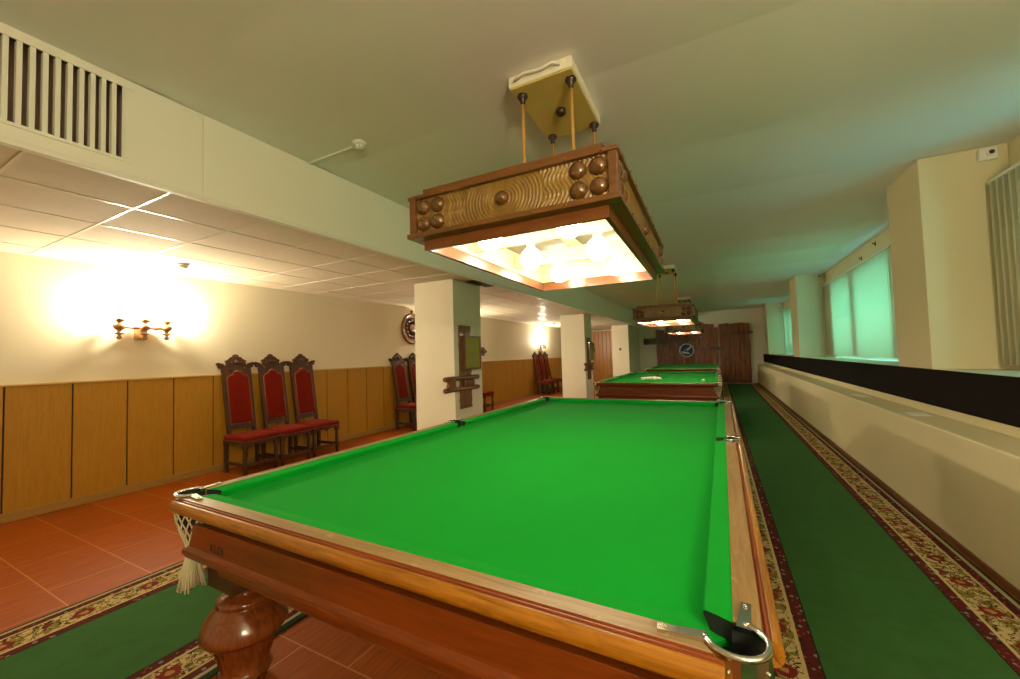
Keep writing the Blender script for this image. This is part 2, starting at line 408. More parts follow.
# right wall: parapet, riser, sill, upper wall with openings
b = MB(); b.box(XP, YN, 0, XR+.3, YF, .775); b.box(1.645, YN, .775, XR+.3, YF, 1.150); struct(b, 'wall_right', M['wall_r'], .01)
WINS = [(3.2, 4.15), (7.25, 10.47), (15.4, 17.0)]
b = MB(); zs0, zs1 = 1.150, 2.72
prev = YN
for w0, w1 in WINS:
    b.box(XR+.04, prev, zs0, XR+.3, w0, ZC); b.box(XR+.04, w0, zs1, XR+.3, w1, ZC); prev = w1
b.box(XR+.04, prev, zs0, XR+.3, YF, ZC)
struct(b, 'wall_right.001', M['wall_r'])
for i, (w0, w1) in enumerate(WINS):
    wf = MB(); x0, x1 = XR+.10, XR+.16
    wf.box(x0, w0, zs0, x1, w0+.06, zs1); wf.box(x0, w1-.06, zs0, x1, w1, zs1)
    wf.box(x0, w0+.06, zs0, x1, w1-.06, zs0+.06); wf.box(x0, w0+.06, zs1-.06, x1, w1-.06, zs1)
    mid = 9.02 if i == 1 else (w0+w1)/2
    wf.box(x0, mid-.13, zs0+.06, x1, mid+.13, zs1-.06)
    wobj = struct(wf, 'window_%d' % (i+1), M['frame'])
    pn = MB(); pn.box(x0+.025, w0+.06, zs0+.06, x0+.031, mid-.13, zs1-.06); pn.box(x0+.025, mid+.13, zs0+.06, x0+.031, w1-.06, zs1-.06)
    pn.build('window_pane', M['glass'], wobj)
b = MB(); b.box(1.635, YN, 1.150, XR+.04, YF, 1.163); struct(b, 'trim_6', M['sill'])
b = MB(); b.box(1.620, YN, .857, 1.645, 18.75, 1.168); struct(b, 'trim_7', M['black'], .004)
b = MB(); b.box(XP-.012, YN, 0, XP, YF, .045); struct(b, 'baseboard_right', wood('skirt_red', (.12,.04,.012), (.24,.09,.025), 'y', .5))
for y0, y1 in ((4.77, 5.50), (11.05, 11.85), (17.2, 17.9)):
    b = MB(); b.box(1.65, y0, 1.163, XR+.04, y1, ZC-.001); struct(b, 'pillar', M['wall_r'], .006)

# carpets
def carpet(x0, y0, x1, y1, label):
    b = MB(); b.box(0, 0, 0, x1-x0, y1-y0, .012)
    o = b.build('carpet_runner', M['carpet'], None, .004); o.location = (x0, y0, 0.0); return tag(o, label, 'carpet', 'green bordered carpet runners')
M['carpet'] = carpet_mat(1.338)
carpet(.022, -1.0, 1.36, 10.80, 'long green runner carpet with floral border along the right wall, nearest piece')
carpet(.022, 10.812, 1.36, 18.5, 'green runner carpet laid end to end beyond the near runner, by the plank door')
carpet(-3.405, -1.0, -2.05, 4.45, 'green runner carpet with floral border on the left of the near billiard table')
b = MB(); b.box(.08, 18.52, 0, 1.25, 18.60, .02); tag(b.build('threshold_strip', M['white'], None, .004), 'pale threshold strip on the floor in front of the plank door', 'threshold')

# ------------------------------------------------------------------ billiard table
HX, HY = 1.013, 1.928                    # half distances between the cloth's outer edges
def build_table(label, dark=False):
    M = dict(globals()['M'])
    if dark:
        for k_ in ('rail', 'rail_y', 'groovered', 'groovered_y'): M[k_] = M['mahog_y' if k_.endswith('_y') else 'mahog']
    t = thing('billiard_table', label, 'billiard table', (-.99, 2.81, 0), -.010, 'billiard tables in a line')
    # bed
    ch = .085
    poly = [(-HX+ch,-HY),(HX-ch,-HY),(HX,-HY+ch),(HX,-.05),(HX-.03,-.05),(HX-.03,.05),(HX,.05),(HX,HY-ch),(HX-ch,HY),(-HX+ch,HY),(-HX,HY-ch),(-HX,.05),(-HX+.03,.05),(-HX+.03,-.05),(-HX,-.05),(-HX,-HY+ch)]
    b = MB(); b.prism(poly, .772, .797, 'xy'); b.build('playing_surface', M['cloth'], t, label='bright green cloth playing surface')
    # cushions: profile given as (inward distance, z)
    prof = [(0, .8385), (.030, .8368), (.053, .8335), (.057, .829), (.055, .821), (.048, .806), (.045, .797), (0, .797)]
    def cushion(side, a0, a1, na, nb):
        rings = []
        for e in (0, 1):
            ring = []
            for i, z in prof:
                k = i/.058
                a = (a0 + na*k) if e == 0 else (a1 - nb*k)
                ring.append({'S': (a, -HY+i, z), 'N': (a, HY-i, z), 'W': (-HX+i, a, z), 'E': (HX-i, a, z)}[side])
            rings.append(ring)
        m = MB(); m.loft(rings, True, False)
        for r_ in rings: m.add(r_, [tuple(range(len(r_)))], 1)
        m.build('cushion', [M['cloth'], M['void']], t)
    c0 = .060; n0 = .032
    cushion('S', -HX+c0, HX-c0, n0, n0); cushion('N', -HX+c0, HX-c0, n0, n0)
    for sd in 'WE':
        cushion(sd, -HY+c0, -.045, n0, .016); cushion(sd, .045, HY-c0, .016, n0)
    # wooden rails: flat top, red groove, rounded orange moulding
    flat = [(0, .780), (0, .840), (.050, .840)]
    groove = [(.050, .840), (.051, .834), (.054, .833), (.056, .837), (.059, .837), (.060, .832), (.063, .831)]
    mould = [(.063, .831), (.066, .835), (.072, .834), (.080, .827), (.084, .816), (.083, .803), (.078, .793), (.070, .787), (.062, .786), (.058, .780), (0, .780)]
    PR = .060                             # the rails are cut round the corner pockets
    def rail(side, a0, a1):
        m = MB()
        def P(o, z, a): return {'S': (a, -HY-o, z), 'N': (a, HY+o, z), 'W': (-HX-o, a, z), 'E': (HX+o, a, z)}[side]
        def end(a, o):
            half = HX if side in 'SN' else HY
            if abs(a) < half-.3: return a
            q = o+.002 if side in 'SN' else o-.003
            return math.copysign(half-.004+.0-max(math.sqrt(max(PR*PR-q*q, 0)), .012 if side in 'SN' else .036), a)
        def strip(pts, mi, sm):
            m.loft([[P(o, z, end(a0, o)) for o, z in pts], [P(o, z, end(a1, o)) for o, z in pts]], False, False, mi, sm)
        strip(flat, 0, False); strip(groove, 1, False); strip(mould, 2, True)
        full = flat+groove[1:]+mould[1:-1]
        for a in (a0, a1): m.add([P(o, z, end(a, o)) for o, z in full], [tuple(range(len(full)))], 2)
        y = side in 'WE'
        m.build('rail', [M['railtop_y' if y else 'railtop'], M['groovered_y' if y else 'groovered'], M['rail_y' if y else 'rail']], t)
    for sd in 'SN': rail(sd, -HX+.048, HX-.048)
    for sd in 'WE': rail(sd, -HY+.050, -.062); rail(sd, .062, HY-.050)
    # recess strip, aprons with a bead, frame beams
    def apron_prof(d): return [(d, .724), (d+.018, .724), (d+.020, .722), (d+.020, .628), (d+.026, .622), (d+.034, .616), (d+.036, .604), (d+.033, .594), (d+.026, .588), (d+.024, .578), (d, .578)]
    for sd in 'SNWE':
        y = sd in 'WE'; a = (HY if y else HX)
        def P(o, z, q): return {'S': (q, -HY-o, z), 'N': (q, HY+o, z), 'W': (-HX-o, q, z), 'E': (HX+o, q, z)}[sd]
        m = MB(); pts = apron_prof(-.008); e = a+.016-(.045 if y else 0)
        m.loft([[P(o, z, -e) for o, z in pts], [P(o, z, e) for o, z in pts]]); ap = m.build('apron', M['mahog_y' if y else 'mahog'], t, .003)
        m = MB(); pts = [(-.075, .700), (-.009, .700), (-.009, .718), (-.030, .718), (-.030, .771), (-.075, .771)]
        m.loft([[P(o, z, -a+.06) for o, z in pts], [P(o, z, a-.06) for o, z in pts]]); m.build('cushion_support', M['mahog_y' if y else 'mahog'], t)
        m = MB(); pts = [(-.15, .490), (-.055, .490), (-.055, .59), (-.15, .59)]
        m.loft([[P(o, z, -a+.10) for o, z in pts], [P(o, z, a-.10) for o, z in pts]]); m.build('frame_beam', M['mahog_y' if y else 'mahog'], t, .004)
        if sd == 'S': t['apron_name'] = ap.name
    # stamped letters on the near apron
    cu = bpy.data.curves.new('stamped_letters', 'FONT'); cu.body = 'KLDI'; cu.size = .046; cu.extrude = .0006
    tmp = bpy.data.objects.new('tmp_text', cu); C.objects.link(tmp)
    dg = bpy.context.evaluated_depsgraph_get(); me = bpy.data.meshes.new_from_object(tmp.evaluated_get(dg)); bpy.data.objects.remove(tmp)
    me.name = 'stamped_letters'; me.materials.clear(); me.materials.append(M['letters'])
    so = bpy.data.objects.new('stamped_letters', me); C.objects.link(so); so.parent = t
    so.location = (-.83, -HY-.0125, .640); so.rotation_euler = (R(90), 0, 0); so['label'] = 'small dark stamped letters on the apron'
    del t['apron_name']
    # legs
    prof_l = [(.070,.432),(.077,.424),(.075,.414),(.058,.407),(.055,.396),(.062,.388),(.086,.381),(.105,.369),(.110,.356),(.102,.348),(.108,.342),(.134,.315),(.156,.280),(.168,.248),(.168,.234),(.156,.221),(.130,.212),(.122,.206),
              (.119,.185),(.106,.125),(.090,.080),(.096,.068),(.105,.052),(.098,.037),(.080,.027),(.084,.015),(.084,0)]
    for sx in (-1, 1):
        for ly in (-1.77, 0, 1.77):
            m = MB(); cx_ = sx*.900
            m.lathe(prof_l, (cx_, ly, 0), 48, 0, 'z', (.085, .208, 16))
            m.box(cx_-.1, ly-.1, .430, cx_+.1, ly+.1, .60, 1)
            m.build('leg', [M['leg'], M['legdark']], t)
    # pockets
    def pocket(cx_, cy_, ang, span, r, straps, tassel):
        m = MB(); pts = []
        zt = .842
        n = 18; arc = [ang-span+2*span*i/n for i in range(n+1)]
        ri, ro = r, r+.007
        # band
        rings = []
        for a in arc:
            ca, sa = math.cos(a), math.sin(a)
            rings.append([(cx_+ri*ca, cy_+ri*sa, .792), (cx_+ro*ca, cy_+ro*sa, .792), (cx_+ro*ca, cy_+ro*sa, zt), (cx_+ri*ca, cy_+ri*sa, zt)])
        m.loft(rings, True, True, 0, False)
        rim = [(cx_+(r+.003)*math.cos(a), cy_+(r+.003)*math.sin(a), zt+.003) for a in arc]
        path = [Vector(p) for p in rim]
        m.tube(path, .0065, 8)
        for s_, e_ in ((straps[0], rim[0]), (straps[1], rim[-1])):    # flat tongue screwed to the rail
            d = Vector(s_)-Vector(e_); d.z = 0; d.normalize(); q = Vector((-d.y, d.x, 0)); p = Vector(s_)
            for w0, w1, l0, l1 in ((-.013, .013, -.075, .016),):
                vs = [p+d*l0+q*w0, p+d*l1+q*w0*.7, p+d*l1+q*w1*.7, p+d*l0+q*w1]
                m.loft([[(v.x, v.y, .838) for v in vs], [(v.x, v.y, .8475) for v in vs]])
            m.lathe([(.004, 0), (.004, .003), (.001, .0045)], (p.x, p.y, .8475), 8)
        # rivets on the band
        for a in (ang-.5*span, ang+.1*span, ang+.65*span):
            m.ball((cx_+(ro+.001)*math.cos(a), cy_+(ro+.001)*math.sin(a), .818), .0035, 6, 4)
        pk = m.build('pocket', M['metal'], t, label='chrome pocket rim')
        l = MB(); rings = []
        for rr, z in ((r-.001, .835), (r-.001, .795), (r-.004, .74), (r-.018, .70)):
            rings.append([(cx_+rr*math.cos(2*math.pi*j/18), cy_+rr*math.sin(2*math.pi*j/18), z) for j in range(18)])
        full = abs(span) > 3
        sel = [[p for j, p in enumerate(ring)] for ring in rings]
        l.loft(sel[1:], True, False, 0, True)
        l.add(sel[-1], [tuple(range(18))], 0)
        # outer half of the lining up to the rim
        ex = R(24) if span > R(110) else 0; arc2 = [ang-span-ex+2*(span+ex)*i/30 for i in range(31)]
        hi = [[(cx_+(r-.0015)*math.cos(a), cy_+(r-.0015)*math.sin(a), z) for a in arc2] for z in (.8385, .790)]
        l.loft(hi, False, False, 0, True)
        l.build('pocket_lining', M['void'], pk, label='dark lining inside the pocket')
        # net of cords
        g = MB(); N = 12; lv = [(r+.000, .786), (r+.000, .765), (r-.002, .735), (r-.013, .70), (r-.024, .665), (r-.036, .63), (.016, .60)]
        for sgn in (1, -1):
            for j in range(N):
                g.tube([(cx_+(rr+.003)*math.cos(2*math.pi*(j+sgn*.5*i)/N), cy_+(rr+.003)*math.sin(2*math.pi*(j+sgn*.5*i)/N), z) for i, (rr, z) in enumerate(lv)], .0032, 5)
        g.build('net', M['net'], pk, label='cream knotted cord net')
        if tassel:
            g = MB(); g.lathe([(.010,.615),(.016,.605),(.014,.588)], (cx_, cy_, 0), 10)
            rnd = random.Random(int(1000*(cx_+5*cy_)))
            for j in range(44):
                a = rnd.uniform(0, 6.28); q = rnd.uniform(.2, 1)
                g.tube([(cx_+.011*q*math.cos(a), cy_+.011*q*math.sin(a), .600), (cx_+.030*q*math.cos(a), cy_+.030*q*math.sin(a), .54), (cx_+.052*q*math.cos(a+.1), cy_+.052*q*math.sin(a+.1), rnd.uniform(.44, .465))], .0042, 4)
            g.build('tassel', M['net'], pk, label='cream cord tassel')
    for sx in (-1, 1):
        for sy in (-1, 1):
            cx_, cy_ = sx*(HX+.003), sy*(HY-.002)
            ang = math.atan2(sy, sx)
            s1 = (sx*(HX-.118), sy*(HY+.024), .844); s2 = (sx*(HX+.024), sy*(HY-.112), .844)
            # order straps to match the arc direction
            pa = (cx_+.06*math.cos(ang-R(118)), cy_+.06*math.sin(ang-R(118)))
            d1 = math.hypot(pa[0]-s1[0], pa[1]-s1[1]); d2 = math.hypot(pa[0]-s2[0], pa[1]-s2[1])
            st = (s1, s2) if d1 < d2 else (s2, s1)
            pocket(cx_, cy_, ang, R(118), .051, st, True)
        cx_ = sx*(HX+.016); ang = 0 if sx > 0 else math.pi
        lo, hi = (cx_+sx*.012, -.105, .844), (cx_+sx*.012, .105, .844)
        pocket(cx_, 0, ang, R(100), .052, (lo, hi) if sx > 0 else (hi, lo), False)
    return t
table = build_table('large billiard table closest to the camera, bright green cloth and orange wooden rails')
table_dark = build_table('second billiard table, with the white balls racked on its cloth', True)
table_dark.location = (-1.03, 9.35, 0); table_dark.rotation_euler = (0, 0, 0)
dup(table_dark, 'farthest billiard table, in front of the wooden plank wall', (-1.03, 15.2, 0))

# balls on the second table
BR = .034
bm_ = MB(); bm_.ball((0,0,0), BR, 18, 12)
ball0 = None
def put_ball(x, y, z, label, mat=None, group=None):
    global ball0
    if ball0 is None: ball0 = bm_.build('billiard_ball', M['ivory']); o = ball0
    elif mat is not None:
        o = bm_.build('billiard_ball', mat)
    else:
        o = ball0.copy(); C.objects.link(o)
        if 'group' in o: del o['group']
    o.location = (x, y, z); return tag(o, label, 'ball', group)
bz = .797+BR+.0005; bx, by = -1.235, 8.62
for r in range(5):
    for c in range(5-r):
        put_ball(bx+(c-(4-r)/2)*.086, by+r*.072, bz, 'ivory ball in the racked triangle on the second table', None, 'racked ivory balls')
put_ball(-1.25, 9.75, bz, 'dark brown ball just behind the racked ivory balls', M['ballbrown'])
put_ball(-.245, 8.05, bz, 'single ivory ball near the right cushion of the second table')

# ------------------------------------------------------------------ hanging lamps
def build_lamp():
    t = thing('hanging_lamp', 'big carved wooden box lamp hanging over the nearest billiard table', 'lamp', (-.835, 2.366, 0), .015, 'carved lamps over the billiard tables')
    W2, L2 = .513, .841; z0, z1 = 1.992, 2.189
    def side_panel(n_len, hw, place, mat):
        """carved panel: ripples around a centre boss; place(u, depth, z)"""
        m = MB(); nu, nz = n_len, 26; pw = hw-.03; za, zb = z0+.012, z1-.012
        vs, fs = [], []
        for i in range(nu+1):
            u = -pw+2*pw*i/nu
            for j in range(nz+1):
                z = za+(zb-za)*j/nz; dz = z-(za+zb)/2
                d = math.hypot(u, dz*1.15)
                if d < .20: h = .004*math.sin(d*2*math.pi/.0165)
                else: h = .0038*math.sin((abs(u)+.012*math.sin(dz*55))*2*math.pi/.019)+.001*math.sin(dz*150)
                vs.append(place(u, -.010+h, z))
        for i in range(nu):
            for j in range(nz):
                a = i*(nz+1)+j; fs.append((a, a+1, a+nz+2, a+nz+1))
        m.add(vs, fs, 0, True)
        p = m.build('carved_panel', mat, t)
        zc = (za+zb)/2+.002
        for u, z, r in [(0, zc, .034)]+[(s*q, zc+e*.041, .0385) for s in (-1, 1) for q in (pw-.048, pw-.132) for e in (-1, 1)]:
            g = MB(); vs, fs = [], []; nr, na = 5, 16
            for k in range(nr+1):
                f = k/nr*math.pi/2
                for a in range(na):
                    th = 2*math.pi*a/na
                    vs.append(place(u+r*math.cos(f)*math.cos(th), -.012+.030*math.sin(f), z+r*math.cos(f)*math.sin(th)))
            for k in range(nr):
                for a in range(na): fs.append((k*na+a, k*na+(a+1) % na, (k+1)*na+(a+1) % na, (k+1)*na+a))
            g.add(vs, fs, 0, True); g.build('boss', M['boss'], p)
    side_panel(200, W2, lambda u, d, z: (u, -L2+.012-d-.004, z), M['carve'])
    side_panel(200, W2, lambda u, d, z: (u, L2-.012+d+.004, z), M['carve'])
    side_panel(260, L2, lambda u, d, z: (W2-.012+d+.004, u, z), M['carve'])
    side_panel(260, L2, lambda u, d, z: (-W2+.012-d-.004, u, z), M['carve'])
    # frame: box behind panels, corner posts, top and bottom mouldings
    m = MB(); tk = .018
    m.box(-W2+.022, -L2+.022, z0, -W2+.04, L2-.022, z1); m.box(W2-.04, -L2+.022, z0, W2-.022, L2-.022, z1)
    m.box(-W2+.04, -L2+.022, z0, W2-.04, -L2+.04, z1); m.box(-W2+.04, L2-.04, z0, W2-.04, L2-.022, z1)
    m.build('box', M['lampin'], t, label='pale lit inner box of the lamp')
    for sx in (-1, 1):
        for sy in (-1, 1):
            m = MB(); x0, x1 = sorted((sx*W2, sx*(W2-.036))); y0, y1 = sorted((sy*L2, sy*(L2-.036)))
            m.box(x0, y0, z0+.008, x1, y1, z1-.002); m.build('corner_post', M['lampframe'], t, .003)
    for za, zb, o in ((z1-.014, z1+.004, .006), (z0-.010, z0+.014, .010)):
        for sy in (-1, 1):
            m = MB(); y0, y1 = sorted((sy*(L2+o), sy*(L2-(.034 if za > 2.1 else .056)))); m.box(-W2-o, y0, za, W2+o, y1, zb)
            for k in range(7):
                q = -W2+.06+k*(2*W2-.12)/6; m.ball((q, sy*(L2+o), (za+zb)/2), .006, 8, 5)
            m.build('frame_moulding', M['lampframe'], t, .003)
        for sx in (-1, 1):
            m = MB(); x0, x1 = sorted((sx*(W2+o), sx*(W2-(.034 if za > 2.1 else .056)))); e2 = .034 if za > 2.1 else .056; m.box(x0, -L2+e2, za, x1, L2-e2, zb)
            for k in range(10):
                q = -L2+.08+k*(2*L2-.16)/9; m.ball((sx*(W2+o), q, (za+zb)/2), .006, 8, 5)
            m.build('frame_moulding', M['lampframe_y'], t, .003)
    # set-back top board and grey inner panel
    m = MB(); m.box(-.452, -L2+.030, z1+.004, .452, -L2+.055, z1+.044); m.box(-.452, L2-.055, z1+.004, .452, L2-.030, z1+.044); m.box(-.452, -L2+.055, z1+.004, -.43, L2-.055, z1+.044); m.box(.43, -L2+.055, z1+.004, .452, L2-.055, z1+.044)
    m.build('top_rail', M['lampframe'], t, .003)
    m = MB(); m.box(-W2+.042, -L2+.042, z1-.030, W2-.042, L2-.042, z1-.015); m.build('reflector_panel', M['panelgrey'], t)
    # lower lip
    i0 = .049; zl = 1.932
    for sy in (-1, 1):
        m = MB(); y0, y1 = sorted((sy*(L2-i0), sy*(L2-i0-.022))); m.box(-W2+i0, y0, zl, W2-i0, y1, z0-.009)
        m.build('lip_board', M['lip'], t, .002)
    for sx in (-1, 1):
        m = MB(); x0, x1 = sorted((sx*(W2-i0), sx*(W2-i0-.022))); m.box(x0, -L2+i0+.022, zl, x1, L2-i0-.022, z0-.009)
        m.build('lip_board', M['lip_y'], t, .002)
    # cross boards between the bulbs, six big globes
    m = MB()
    for y in (-.28, .28): m.box(-W2+.045, y-.011, 2.035, W2-.045, y+.011, 2.135)
    m.box(-.035, -L2+.045, 2.136, .035, L2-.045, 2.152)
    for y in (-.55, 0, .55): m.box(-W2+.045, y-.035, 2.136, -.036, y+.035, 2.152); m.box(.036, y-.035, 2.136, W2-.045, y+.035, 2.152)
    m.build('bulb_board', M['lampin'], t)
    for y in (-.55, 0, .55):
        for x in (-.22, .22):
            m = MB(); m.lathe([(.024, 2.136), (.026, 2.11), (.020, 2.095)], (x, y, 0), 12); h = m.build('lamp_holder', M['white'], t)
            m = MB(); m.lathe([(.018, 2.10), (.026, 2.088), (.056, 2.062), (.068, 2.025), (.060, 1.985), (.036, 1.958), (.001, 1.950)], (x, y, 0), 18); m.build('bulb', M['bulb'], h, label='glowing globe bulb')
    # rods, ceiling plate
    m = MB(); m.box(-.185, -.31, 2.955, .185, .31, 2.966); pl = m.build('ceiling_plate', M['plate'], t, label='yellowed plate with chipped white edge')
    m = MB(); m.box(-.195, -.32, 2.964, .195, .32, 3.028); m.build('mounting_block', M['plateedge'], pl, .006)
    m = MB(); m.lathe([(.030, 2.956), (.034, 2.945), (.030, 2.925), (.018, 2.918)], (.015, .01, 0), 14); m.build('knob', M['collar'], pl)
    m = MB(); m.tube([(-.15, -.335, 2.985), (-.08, -.35, 3.0), (.02, -.345, 2.99), (.09, -.35, 3.0), (.13, -.33, 2.99)], .009, 8); m.build('cable', M['white'], pl)
    for sx, rx in ((-1, -.142), (1, .160)):
        for ry in (-.235, .275):
            m = MB(); m.tube([(rx, ry, 2.935), (rx*1.02, ry, z1-.02)], .0095, 10); rd = m.build('rod', M['rodwood'], t)
            m = MB(); m.lathe([(.030, 2.956), (.033, 2.945), (.028, 2.935), (.016, 2.922), (.015, 2.905), (.011, 2.898)], (rx, ry, 0), 14); m.build('collar', M['collar'], rd)
    return t
M['lip'] = wood('lamp_lip_wood', (0.12, 0.032, 0.006), (0.24, 0.075, 0.014), 'x', 0.3, 1.0, 0.3)
M['lip_y'] = wood('lamp_lip_wood_long', (0.12, 0.032, 0.006), (0.24, 0.075, 0.014), 'y', 0.3, 1.0, 0.3)
lamp = build_lamp()
dup(lamp, 'carved wooden box lamp hanging over the second billiard table', (-.845, 8.41, 0), 0)
dup(lamp, 'farthest carved box lamp, hanging just in front of the plank wall', (-.86, 13.6, 0), 0)

# ------------------------------------------------------------------ carved chairs
def build_chair():
    """local: faces +x, back at x=0, centre y=0"""
    t = thing('carved_chair', 'x', 'chair', (0,0,0), 0, 'high backed red velvet chairs along the left wall')
    w = .217
    for sy in (-1, 1):
        m = MB(); y = sy*(w-.022)
        m.tube([(.515, y, .40), (.515, y, .30), (.517, y, .20), (.52, y, 0)], [.026, .021, .025, .020], 8)
        m.box(.49, y-.024, .33, .54, y+.024, .42); m.box(.49, y-.022, .09, .54, y+.022, .15); m.build('leg', M['chair'], t)
        m = MB(); m.box(.08, y-.022, .0, .122, y+.022, .42); m.build('leg', M['chair'], t, .004)
        m = MB(); m.box(.115, y-.012, .105, .497, y+.012, .14); m.build('stretcher', M['chair'], t, .003)
    m = MB(); m.box(.505, -w+.04, .10, .525, w-.04, .14); m.build('stretcher', M['chair'], t, .003)
    # scalloped seat frame
    sc = [(-w, .415), (-w, .355)]+[(-w+.03+(2*w-.06)*i/16, .355+.022*abs(math.sin(math.pi*i/8))-.012*(1 if i in (8,) else 0)) for i in range(17)]+[(w, .355), (w, .415)]
    m = MB(); m.prism(sc, .525, .545, 'yz'); m.prism(sc, .075, .09, 'yz')
    sd = [(.09, .415), (.09, .355)]+[(.11+.40*i/16, .355+.022*abs(math.sin(math.pi*i/8))) for i in range(17)]+[(.525, .355), (.525, .415)]
    for sy in (-1, 1): m.prism(sd, sy*w-.010, sy*w+.010, 'xz')
    m.build('seat_frame', M['chair'], t)
    # seat
    m = MB(); rings = []
    for z, i in ((.412, .004), (.425, -.008), (.455, -.010), (.472, .004), (.480, .04), (.483, .12)):
        x0, x1, y0, y1 = .085+i, .55-i, -w+i, w-i; r = .03
        ring = []
        for cx_, cy_, a0 in ((x1-r, y1-r, 0), (x0+r, y1-r, 90), (x0+r, y0+r, 180), (x1-r, y0+r, 270)):
            for k in range(4): a = R(a0+30*k); ring.append((cx_+r*math.cos(a), cy_+r*math.sin(a), z))
        rings.append(ring)
    m.loft(rings, True, True, 0, True); st = m.build('seat', M['velvet'], t, label='red velvet seat cushion')
    m = MB(); m.tube([(.10, -w-.006, .418), (.553, -w-.004, .418), (.556, w+.004, .418), (.10, w+.006, .418)], .006, 6); m.build('piping', M['piping'], st)
    # reclined back: coordinates (y, s) on a plane leaning backwards
    lean = .155
    def bp(y, s, d): return (.10-lean*(s-.48)/.9+d, y*.86, s)
    def slab(poly, d0, d1, m): m.loft([[bp(y, s, d0) for y, s in poly], [bp(y, s, d1) for y, s in poly]])
    m = MB()
    for sy in (-1, 1):
        slab([(sy*.160, .42), (sy*.205, .42), (sy*.212, 1.32), (sy*.165, 1.32)], -.02, .022, m)
        # little outward scroll at the top of the posts
        m.lathe([(.034, -.022), (.036, 0), (.034, .024)], bp(sy*.215, 1.36, 0), 12, 0, 'x')
        m.lathe([(.020, -.026), (.020, .030)], bp(sy*.250, 1.385, 0), 10, 0, 'x')
    slab([(-.165, .53), (.165, .53), (.165, .575), (.08, .590), (-.08, .590), (-.165, .575)], -.018, .020, m)
    m.build('back_frame', M['chair'], t)
    cr = [(-.20, 1.24), (-.205, 1.36), (-.165, 1.37), (-.15, 1.345), (-.135, 1.40), (-.155, 1.425), (-.105, 1.445), (-.075, 1.475), (-.045, 1.482), (-.035, 1.505), (0, 1.515)]
    cr = cr+[(-y, s) for y, s in reversed(cr[:-1])]
    arch = [(.165-.33*i/14, 1.21+.055*math.sin(math.pi*i/14)+(.03 if 5 <= i <= 9 else 0)) for i in range(15)]
    m = MB(); slab(cr[:1]+cr[1:]+arch, -.016, .024, m)
    for y, s, r in ((0, 1.41, .030), (-.065, 1.40, .018), (.065, 1.40, .018), (0, 1.485, .016), (-.12, 1.32, .018), (.12, 1.32, .018)):
        c = bp(y, s, .022); m.ball(c, r, 10, 6)
    m.build('crest', M['chair'], t, label='carved crest of the chair back')
    bpoly = [(-.162, .60), (.162, .60), (.160, 1.19), (.135, 1.225), (.085, 1.235), (.055, 1.275), (0, 1.285), (-.055, 1.275), (-.085, 1.235), (-.135, 1.225), (-.160, 1.19)]
    m = MB(); rings = []
    for k, d in ((1.0, -.01), (1.0, .022), (.93, .034), (.8, .038)):
        rings.append([bp(y*k, .93+(s-.93)*(1-(1-k)*.5), d) for y, s in bpoly])
    m.loft(rings, True, True, 0, False); bc = m.build('back_cushion', M['velvet'], t, label='red velvet back panel')
    m = MB(); m.tube([bp(y*.985, s, .026) for y, s in bpoly+bpoly[:1]], .006, 6); m.build('piping', M['piping'], bc)
    return t
chair = build_chair()
X0 = XL+.075
spots = [(3.075, 'red velvet carved chair nearest the camera, leftmost of the front trio by the wall'),
         (3.55, 'red velvet carved chair in the middle of the front trio by the wood panelling'),
         (4.025, 'red velvet carved chair at the right end of the front trio by the wood panelling'),
         (6.16, 'red velvet carved chair just left of the near pillar, under the round carved plate'),
         (6.635, 'red velvet carved chair mostly hidden behind the left edge of the near pillar'),
         (8.80, 'carved chair showing only its red seat and legs right of the near pillar'),
         (13.08, 'leftmost of the three far red carved chairs, under the distant wall sconce'),
         (13.555, 'middle of the three far red carved chairs, under the distant wall sconce'),
         (14.03, 'rightmost of the three far red carved chairs, next to the second pillar')]
for i, (y, lab) in enumerate(spots):
    o = chair if i == 0 else copy_tree(chair)
    o.location = (X0, y, 0); o['label'] = lab

# ------------------------------------------------------------------ wall sconces
def build_sconce(bulbmat):
    """local: wall at x=0, sticks out to +x"""
    t = thing('wall_sconce', 'x', 'lamp', (0,0,0), 0, 'three armed wall sconces')
    m = MB(); m.box(.001, -.055, -.10, .03, .055, .06); m.box(.03, -.04, -.08, .042, .04, .045); m.build('backplate', M['brass'], t, .004)
    m = MB(); m.tube([(.04, 0, .0), (.09, 0, .02), (.13, 0, .03)], .014, 8); m.tube([(.10, -.21, .035), (.12, -.10, .022), (.125, 0, .03), (.12, .10, .022), (.10, .21, .035)], [.011, .016, .012, .016, .011], 8)
    m.build('arm', M['sconce'], t)
    for y, x in ((-.21, .10), (0, .125), (.21, .10)):
        z_ = 1.22; m = MB(); m.lathe([(r_*z_, h_*z_) for r_, h_ in ((.004,-.085),(.016,-.078),(.020,-.066),(.012,-.052),(.010,-.044),(.034,-.034),(.036,-.028),(.016,-.020),(.014,-.008),(.036,.010),(.044,.030),(.038,.046),(.016,.056),(.014,.062),(.034,.078),(.052,.094),(.050,.098))], (x, y, .0), 18)
        cp = m.build('cup', M['sconce'], t)
        m = MB(); m.lathe([(.012, .115), (.012, .145)], (x, y, 0), 10); m.build('candle', M['candle'], cp)
        m = MB(); m.lathe([(.008,.146),(.015,.160),(.018,.178),(.012,.205),(.001,.225)], (x, y, 0), 12); m.build('bulb', bulbmat, cp, label='glowing candle bulb')
    return t
sc0 = build_sconce(M['bulb_s']); sc0.location = (XL, 2.07, 1.79); sc0['label'] = 'three armed brass and wood sconce on the left wall, nearest the camera'
dup(sc0, 'wall sconce hidden behind the near pillar, lighting the wall to its right', (XL, 7.85, 1.79))
dup(sc0, 'distant wall sconce above the three far red chairs', (XL, 13.66, 1.72))
